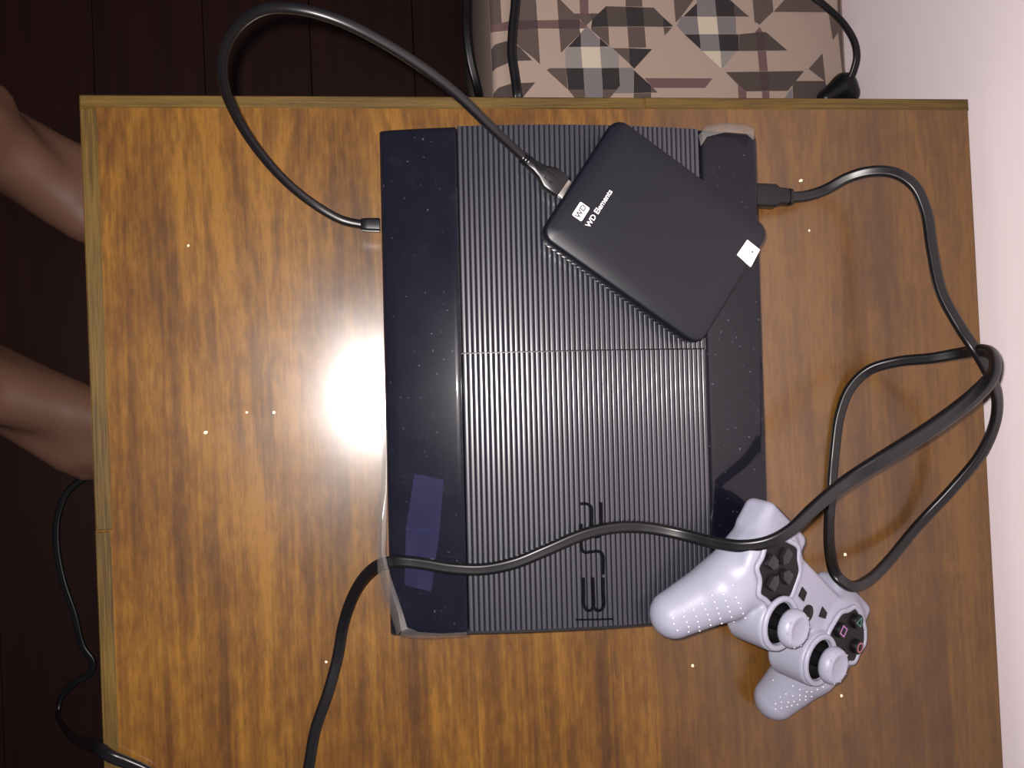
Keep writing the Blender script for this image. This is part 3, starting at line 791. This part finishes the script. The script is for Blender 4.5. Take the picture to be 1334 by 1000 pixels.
# ================================================================== PATTERNED BOX BEHIND THE TABLE
BZ = -0.16
bxr = empty('fabric_box', (0.43, 0.15, 0))
tag(bxr, 'low box covered in beige and brown plaid patchwork fabric behind the table', 'box')
bl0, bl1 = at(636, 37, BZ), at(644, 129, BZ)
xl, xr, yf, yb = 0.2735, 0.5930, 0.045, 0.262
b = box_bm(xl, xr, yf, yb, 0, TH + BZ, 0.006, 3)
child_world(frombm('body', b, MT['pl_beige'], None, True, 40), bxr)
A, B, C_ = 590, 770, 940
POLY = [
 (A, 'taupe', [(275, 0), (412, 0), (424, 200), (300, 215)]),
 (A, 'taupe', [(500, 0), (722, 0), (738, 250), (758, 560), (690, 495), (580, 410), (495, 320)]),
 (A, 'taupe', [(905, 0), (935, 0), (1100, 165), (1108, 290), (938, 460)]),
 (A, 'plum', [(1100, 0), (1175, 0), (1180, 120), (1105, 120)]),
 (A, 'taupe', [(1050, 118), (1265, 118), (1160, 222)]),
 (A, 'plum', [(298, 215), (424, 200), (500, 180), (1100, 172), (1165, 222), (1145, 250), (740, 248), (500, 262), (400, 275), (305, 275)]),
 (A, 'dplum', [(500, 180), (735, 176), (738, 250), (500, 262)]),
 (A, 'dplum', [(915, 174), (1100, 172), (1103, 250), (920, 250)]),
 (A, 'cream', [(1100, 250), (1145, 248), (1108, 290)]),
 (A, 'dtaupe', [(315, 415), (370, 385), (490, 350), (585, 415), (690, 525), (560, 530), (490, 545), (380, 590), (332, 615)]),
 (A, 'dtaupe', [(345, 805), (400, 760), (510, 725), (715, 717), (605, 850), (600, 890), (352, 890)]),
 (A, 'char', [(1110, 290), (1112, 408), (1000, 408)]),
 (A, 'grey', [(1165, 225), (1270, 340), (1275, 408), (1112, 408), (1110, 285)]),
 (A, 'lgrey', [(975, 440), (1000, 408), (1112, 408), (1125, 590), (980, 590)]),
 (A, 'cream', [(1112, 408), (1275, 408), (1290, 590), (1125, 590)]),
 (A, 'taupe', [(840, 592), (985, 592), (995, 775), (815, 610)]),
 (A, 'char', [(985, 592), (1132, 592), (1142, 778), (1000, 778)]),
 (A, 'grey', [(1132, 592), (1290, 592), (1305, 778), (1142, 778)]),
 (A, 'taupe', [(1000, 778), (1145, 778), (1150, 890), (1090, 890)]),
 (A, 'grey', [(1145, 778), (1305, 778), (1305, 890), (1150, 890)]),
 (B, 'char', [(75, 330), (155, 405), (75, 405)]),
 (B, 'lgrey', [(75, 408), (185, 408), (240, 470), (240, 588), (90, 590)]),
 (B, 'char', [(90, 592), (242, 590), (252, 745), (225, 778), (102, 778)]),
 (B, 'grey', [(245, 590), (358, 588), (370, 610), (368, 810), (190, 810), (255, 745)]),
 (B, 'char', [(372, 610), (520, 745), (520, 805), (370, 810)]),
 (B, 'taupe', [(520, 745), (580, 805), (520, 805)]),
 (B, 'taupe', [(370, 812), (520, 808), (525, 890), (372, 890)]),
 (B, 'taupe', [(102, 778), (225, 778), (130, 890), (100, 890)]),
 (B, 'char', [(10, 170), (130, 55), (148, 232), (0, 235)]),
 (B, 'dtaupe', [(130, 55), (300, 60), (315, 232), (148, 232)]),
 (B, 'char', [(300, 60), (448, 65), (463, 232), (315, 232)]),
 (B, 'dtaupe', [(448, 65), (545, 68), (625, 150), (628, 235), (463, 232)]),
 (B, 'char', [(625, 150), (715, 230), (628, 235)]),
 (B, 'taupe', [(0, 235), (150, 235), (158, 400), (0, 260)]),
 (B, 'taupe', [(315, 235), (463, 235), (478, 415), (328, 415)]),
 (B, 'taupe', [(628, 238), (705, 238), (638, 312)]),
 (B, 'taupe', [(185, 420), (330, 420), (335, 555)]),
 (B, 'char', [(330, 420), (530, 428), (375, 598), (335, 560)]),
 (B, 'taupe', [(300, 0), (442, 0), (445, 60), (300, 58)]),
 (B, 'dtaupe', [(0, 118), (60, 118), (10, 170), (0, 175)]),
 (B, 'taupe', [(718, 0), (890, 0), (780, 150), (735, 200)]),
 (B, 'char', [(800, 145), (918, 30), (922, 145)]),
 (B, 'grey', [(918, 0), (1075, 0), (1090, 145), (922, 145)]),
 (B, 'char', [(1075, 0), (1205, 0), (1240, 30), (1245, 145), (1090, 145)]),
 (B, 'dtaupe', [(1240, 30), (1334, 115), (1375, 145), (1245, 145)]),
 (B, 'grey', [(780, 148), (922, 148), (935, 298), (810, 298), (745, 225)]),
 (B, 'cream', [(922, 148), (1090, 148), (1105, 298), (938, 298)]),
 (B, 'grey', [(1090, 148), (1255, 148), (1260, 298), (1105, 298)]),
 (B, 'char', [(810, 300), (940, 300), (952, 430)]),
 (B, 'grey', [(940, 300), (1105, 300), (1120, 445), (955, 445)]),
 (B, 'char', [(1105, 300), (1280, 300), (1283, 445), (1120, 445)]),
 (B, 'cream', [(965, 445), (1122, 445), (1132, 600)]),
 (B, 'lgrey', [(1122, 445), (1265, 445), (1135, 600)]),
 (B, 'plum', [(465, 680), (1055, 682), (990, 765), (530, 765)]),
 (C_, 'taupe', [(270, 0), (440, 0), (448, 100), (330, 215), (285, 190)]),
 (C_, 'taupe', [(450, 105), (545, 0), (800, 0), (915, 108)]),
 (C_, 'dtaupe', [(150, 300), (295, 285), (385, 280), (570, 440), (150, 445)]),
 (C_, 'dplum', [(295, 280), (365, 280), (380, 440), (310, 440)]),
 (C_, 'plum', [(330, 235), (355, 280), (290, 280)]),
 (C_, 'plum', [(312, 445), (385, 445), (400, 620), (328, 620)]),
 (C_, 'dtaupe', [(35, 628), (715, 618), (575, 790), (210, 795), (130, 725)]),
 (C_, 'dplum', [(330, 625), (405, 622), (412, 790), (345, 790)]),
 (C_, 'plum', [(140, 730), (215, 795), (212, 880), (148, 880)]),
 (C_, 'plum', [(350, 795), (412, 795), (415, 880), (355, 880)]),
 (C_, 'taupe', [(875, 465), (755, 600), (885, 700), (905, 745)]),
 (C_, 'dtaupe', [(640, 705), (885, 705), (910, 745), (840, 880), (620, 880), (615, 735)]),
 (C_, 'grey', [(610, 760), (615, 880), (530, 880)]),
 (C_, 'taupe', [(930, 130), (1045, 235), (1000, 300), (965, 350)]),
 (C_, 'taupe', [(1005, 0), (1035, 0), (1100, 660), (1050, 660), (1010, 280)]),
]
keys = list(PLAID); v = []; f = []; mi = []
for flip in (1, -1):
    for li, (ox, col, pp) in enumerate(POLY):
        ring_ = []
        for x, y in (pp if flip > 0 else pp[::-1]):
            p = at(ox + x / 6.67, flip * y / 6.67, BZ)
            p.x = min(max(p.x, xl + .0006), xr - .004); p.y = min(max(p.y, yf + .004), yb - .004)
            ring_.append(len(v)); v.append((p.x, p.y, TH + BZ + .00012 + li * .000006))
        f.append(ring_[::-1]); mi.append(keys.index(col))
me = bpy.data.meshes.new('printed_pattern'); me.from_pydata([tuple(p) for p in v], [], f); me.update()
for kk in keys: me.materials.append(MT['pl_' + kk])
me.polygons.foreach_set('material_index', mi)
bm = bmesh.new(); bm.from_mesh(me)
for fa in bm.faces:
    if fa.normal.z < 0: fa.normal_flip()
for xx in (.006, .0045, .003, .002, .0012):                # let the print follow the rounded left edge
    bmesh.ops.bisect_plane(bm, geom=bm.verts[:] + bm.edges[:] + bm.faces[:], plane_co=(xl + xx, 0, 0), plane_no=(1, 0, 0))
for q in bm.verts:
    e = min(max(0.0, xl + .006 - q.co.x), .006); q.co.z -= .006 - math.sqrt(.006 ** 2 - e ** 2); q.co.x -= .0002 if e else 0
bm.to_mesh(me); bm.free()
child_world(link('printed_pattern', me), bxr)

# cords round the box
def lead(name, pts, w, h, label, up=Vector((0, 0, 1)), groove=.2):
    path = catmull([at(*p) for p in pts], 8)
    o = sweep(name, path, section(w, h, 20, groove), MT['cable'], None, up)
    return tag(o, label, 'cable')
lead('ribbed_lead', [(677, -160, -.154), (675, -60, -.1545), (672, 0, -.1545), (668, 40, -.1545), (667, 70, -.1545), (671, 100, -.1545), (675, 128, -.1545), (678, 137, -.165), (677, 139, -.22), (672, 143, -.32), (668, 150, -.394), (690, 170, -.396)], .0082, .0052,
     'black three-core lead lying across the plaid box near its left edge', groove=.35)
lead('hanging_lead', [(613, -140, -.19), (609, -60, -.195), (608, 0, -.20), (608, 40, -.20), (613, 80, -.205), (622, 115, -.215), (627, 140, -.24), (626, 165, -.30), (622, 190, -.37), (615, 215, -.396), (580, 250, -.396)], .0078, .0052,
     'black lead in the shade beside the left side of the plaid box')
ad = empty('adapter_lead', at(1098, 110, -.145))
tag(ad, 'black lead curving to a small adapter beside the wall behind the table', 'cable')
path = catmull([at(*p) for p in [(1000, -70, -.154), (1050, -12, -.150), (1075, 8, -.145), (1098, 30, -.138), (1113, 55, -.132), (1116, 75, -.132), (1112, 92, -.136), (1107, 104, -.140)]], 8)
child_world(sweep('cord', path, section(.0062, .0046, 18, .25), MT['cable']), ad)
P = [at(1072, 128, -.146), at(1080, 120, -.146), at(1098, 108, -.146), at(1104, 104, -.146)]
def ad_sdf(Pn):
    d = sd_cone(Pn, at(1076, 128, -.149), at(1099, 112, -.148), .008, .0105)
    return smin(d, sd_cone(Pn, at(1099, 112, -.148), at(1104, 122, -.150), .0105, .0105), .004)
c0 = at(1090, 118, -.146)
V, Fq = surface_nets(ad_sdf, (c0.x - .05, c0.y - .05, c0.z - .03), (c0.x + .04, c0.y + .04, c0.z + .03), .0012)
child_world(py('adapter_body', V, Fq.tolist(), MT['cable_dk'], None, True), ad)

# ================================================================== PERSON (bare feet and lower legs beside the table)
def wp(px, pyy, h): p = at(px, pyy, h - TH); return np.array((p.x, p.y, h))
feet = []
# right foot (nearer the bottom of the picture) and left foot: heel, ball, toe direction on the floor
rb = wp(119, 568, .024); rh = wp(-70, 468, .035)
lb = wp(126, 262, .024); lh = wp(-42, 166, .035)
KR = np.array((-0.36, -0.10, 0.44)); KL = np.array((-0.34, 0.10, 0.44))
HIPR = np.array((-0.78, -0.14, 0.46)); HIPL = np.array((-0.77, 0.05, 0.46))
def foot_sdf(Pn, heel, ball, side):
    ax = ball - heel; ax[2] = 0; L = np.linalg.norm(ax); ax /= L
    lat = np.array((ax[1], -ax[0], 0)) * side          # towards the little toe
    up = np.array((0, 0, 1.0))
    ank = heel + ax * .035 + up * (.085 - heel[2])
    def pt(a, l, z): return heel * np.array((1, 1, 0)) + ax * a + lat * l + up * z
    d = sd_cone(Pn, pt(.012, 0, .034), pt(.05, .002, .034), .033, .031)
    d = smin(d, sd_cone(Pn, pt(.02, 0, .06), ank + up * .02, .034, .036), .02)
    d = smin(d, sd_cone(Pn, ank, pt(L - .03, -.010, .040), .036, .025), .02)
    d = smin(d, sd_cone(Pn, pt(.04, .012, .028), pt(L - .010, .026, .022), .026, .020), .018)
    d = smin(d, sd_cone(Pn, pt(.05, -.010, .040), pt(L, -.022, .026), .028, .0245), .018)
    d = smin(d, sd_cone(Pn, pt(L - .012, .0, .026), pt(L + .008, .012, .022), .024, .020), .015)
    for i, (l, a, r, n) in enumerate(((-.030, .012, .0135, .052), (-.008, .016, .0095, .050), (.009, .012, .0090, .044), (.024, .005, .0085, .036), (.037, -.006, .0085, .028))):
        k = sd_cone(Pn, pt(L + a - .012, l * .92, .018), pt(L + a + n * .5, l, .019), r * 1.05, r)
        k = np.minimum(k, sd_cone(Pn, pt(L + a + n * .5, l, .019), pt(L + a + n * .78, l * .99, r * .95), r, r * 1.02))
        d = smin(d, k, .006)
    # ankle bones
    d = smin(d, sd_ell(Pn, ank + lat * .034 + up * .0, (.014, .014, .016)), .014)
    d = smin(d, sd_ell(Pn, ank - lat * .034 + up * .008, (.014, .014, .016)), .014)
    return d, ank
def person(Pn):
    d = None
    for heel, ball, side, K, H in ((rh, rb, 1, KR, HIPR), (lh, lb, -1, KL, HIPL)):
        e, ank = foot_sdf(Pn, heel.copy(), ball.copy(), side)
        sh = ank + (K - ank) * .12
        mid = ank + (K - ank) * .62 + np.array((-.012, 0, 0))
        leg = smin(sd_cone(Pn, sh, mid, .036, .054), sd_cone(Pn, mid, K, .054, .052), .03)
        e = smin(e, leg, .03)
        e = smin(e, sd_cone(Pn, K, H, .056, .082), .03)
        d = e if d is None else np.minimum(d, e)
    d = smin(d, sd_ell(Pn, (-.83, -.055, .49), (.12, .17, .11)), .05)
    d = smin(d, sd_ell(Pn, (-.85, -.055, .60), (.10, .15, .12)), .05)
    return d
V, Fq = surface_nets(person, (-1.02, -.40, -.012), (.16, .26, .76), .0062)
# finer surface for the two feet would double the count; smooth the coarse one instead
V[:, 2] = np.maximum(V[:, 2], 0.0005)
me = bpy.data.meshes.new('person'); me.from_pydata(V.tolist(), [], Fq.tolist()); me.update()
pr = link('person', me, MT['skin'], None, True)
tag(pr, 'barefoot person sitting at the left with both feet under the table edge', 'person')
def shorts(Pn):
    d = None
    for K, H in ((KR, HIPR), (KL, HIPL)):
        e = sd_cone(Pn, K + (H - K) * .45, H, .086, .098)
        d = e if d is None else smin(d, e, .03)
    d = smin(d, sd_ell(Pn, (-.83, -.055, .49), (.135, .185, .122)), .05)
    return smax(d, Pn[..., 2] - .60, .01)
V, Fq = surface_nets(shorts, (-1.05, -.42, .28), (-.35, .32, .70), .009)
so = py('shorts', V, Fq.tolist(), MT['cloth'], pr, True)

# ================================================================== CRUMBS
rng = random.Random(11)
cr = [(268, 563, .0020, 'pale crumb alone on the veneer left of the bright glare'), (357, 537, .0019, 'pale crumb nearest the glare, right one of a close pair'), (321, 537, .0016, 'pale crumb left of the pair beside the glare'),
      (245, 320, .0015, 'tiny pale crumb below the left loop of the usb cable'), (1043, 235, .0022, 'pale crumb just above the power plug on the table'), (1054, 300, .0017, 'pale crumb below the power plug on the table'),
      (1101, 722, .0018, 'pale crumb inside the power cord loop by the controller'), (1096, 906, .0018, 'pale crumb below the right grip of the controller'), (902, 867, .0018, 'pale crumb between the console end and the controller grips'), (425, 862, .0016, 'pale sliver beside the power cord at the bottom')]
for px, pyy, r, lb_ in cr:
    bm = bmesh.new(); bmesh.ops.create_icosphere(bm, subdivisions=1, radius=r * .6)
    for q in bm.verts: q.co = Vector((q.co.x * rng.uniform(.7, 1.4), q.co.y * rng.uniform(.7, 1.3), max(q.co.z * .6, -r * .25)))
    o = frombm('crumb', bm, MT['crumb']); o.location = at(px, pyy, r * .25 + .0001); o.rotation_euler.z = rng.uniform(0, 6)
    tag(o, lb_, 'crumb', 'pale crumbs scattered on the tabletop')
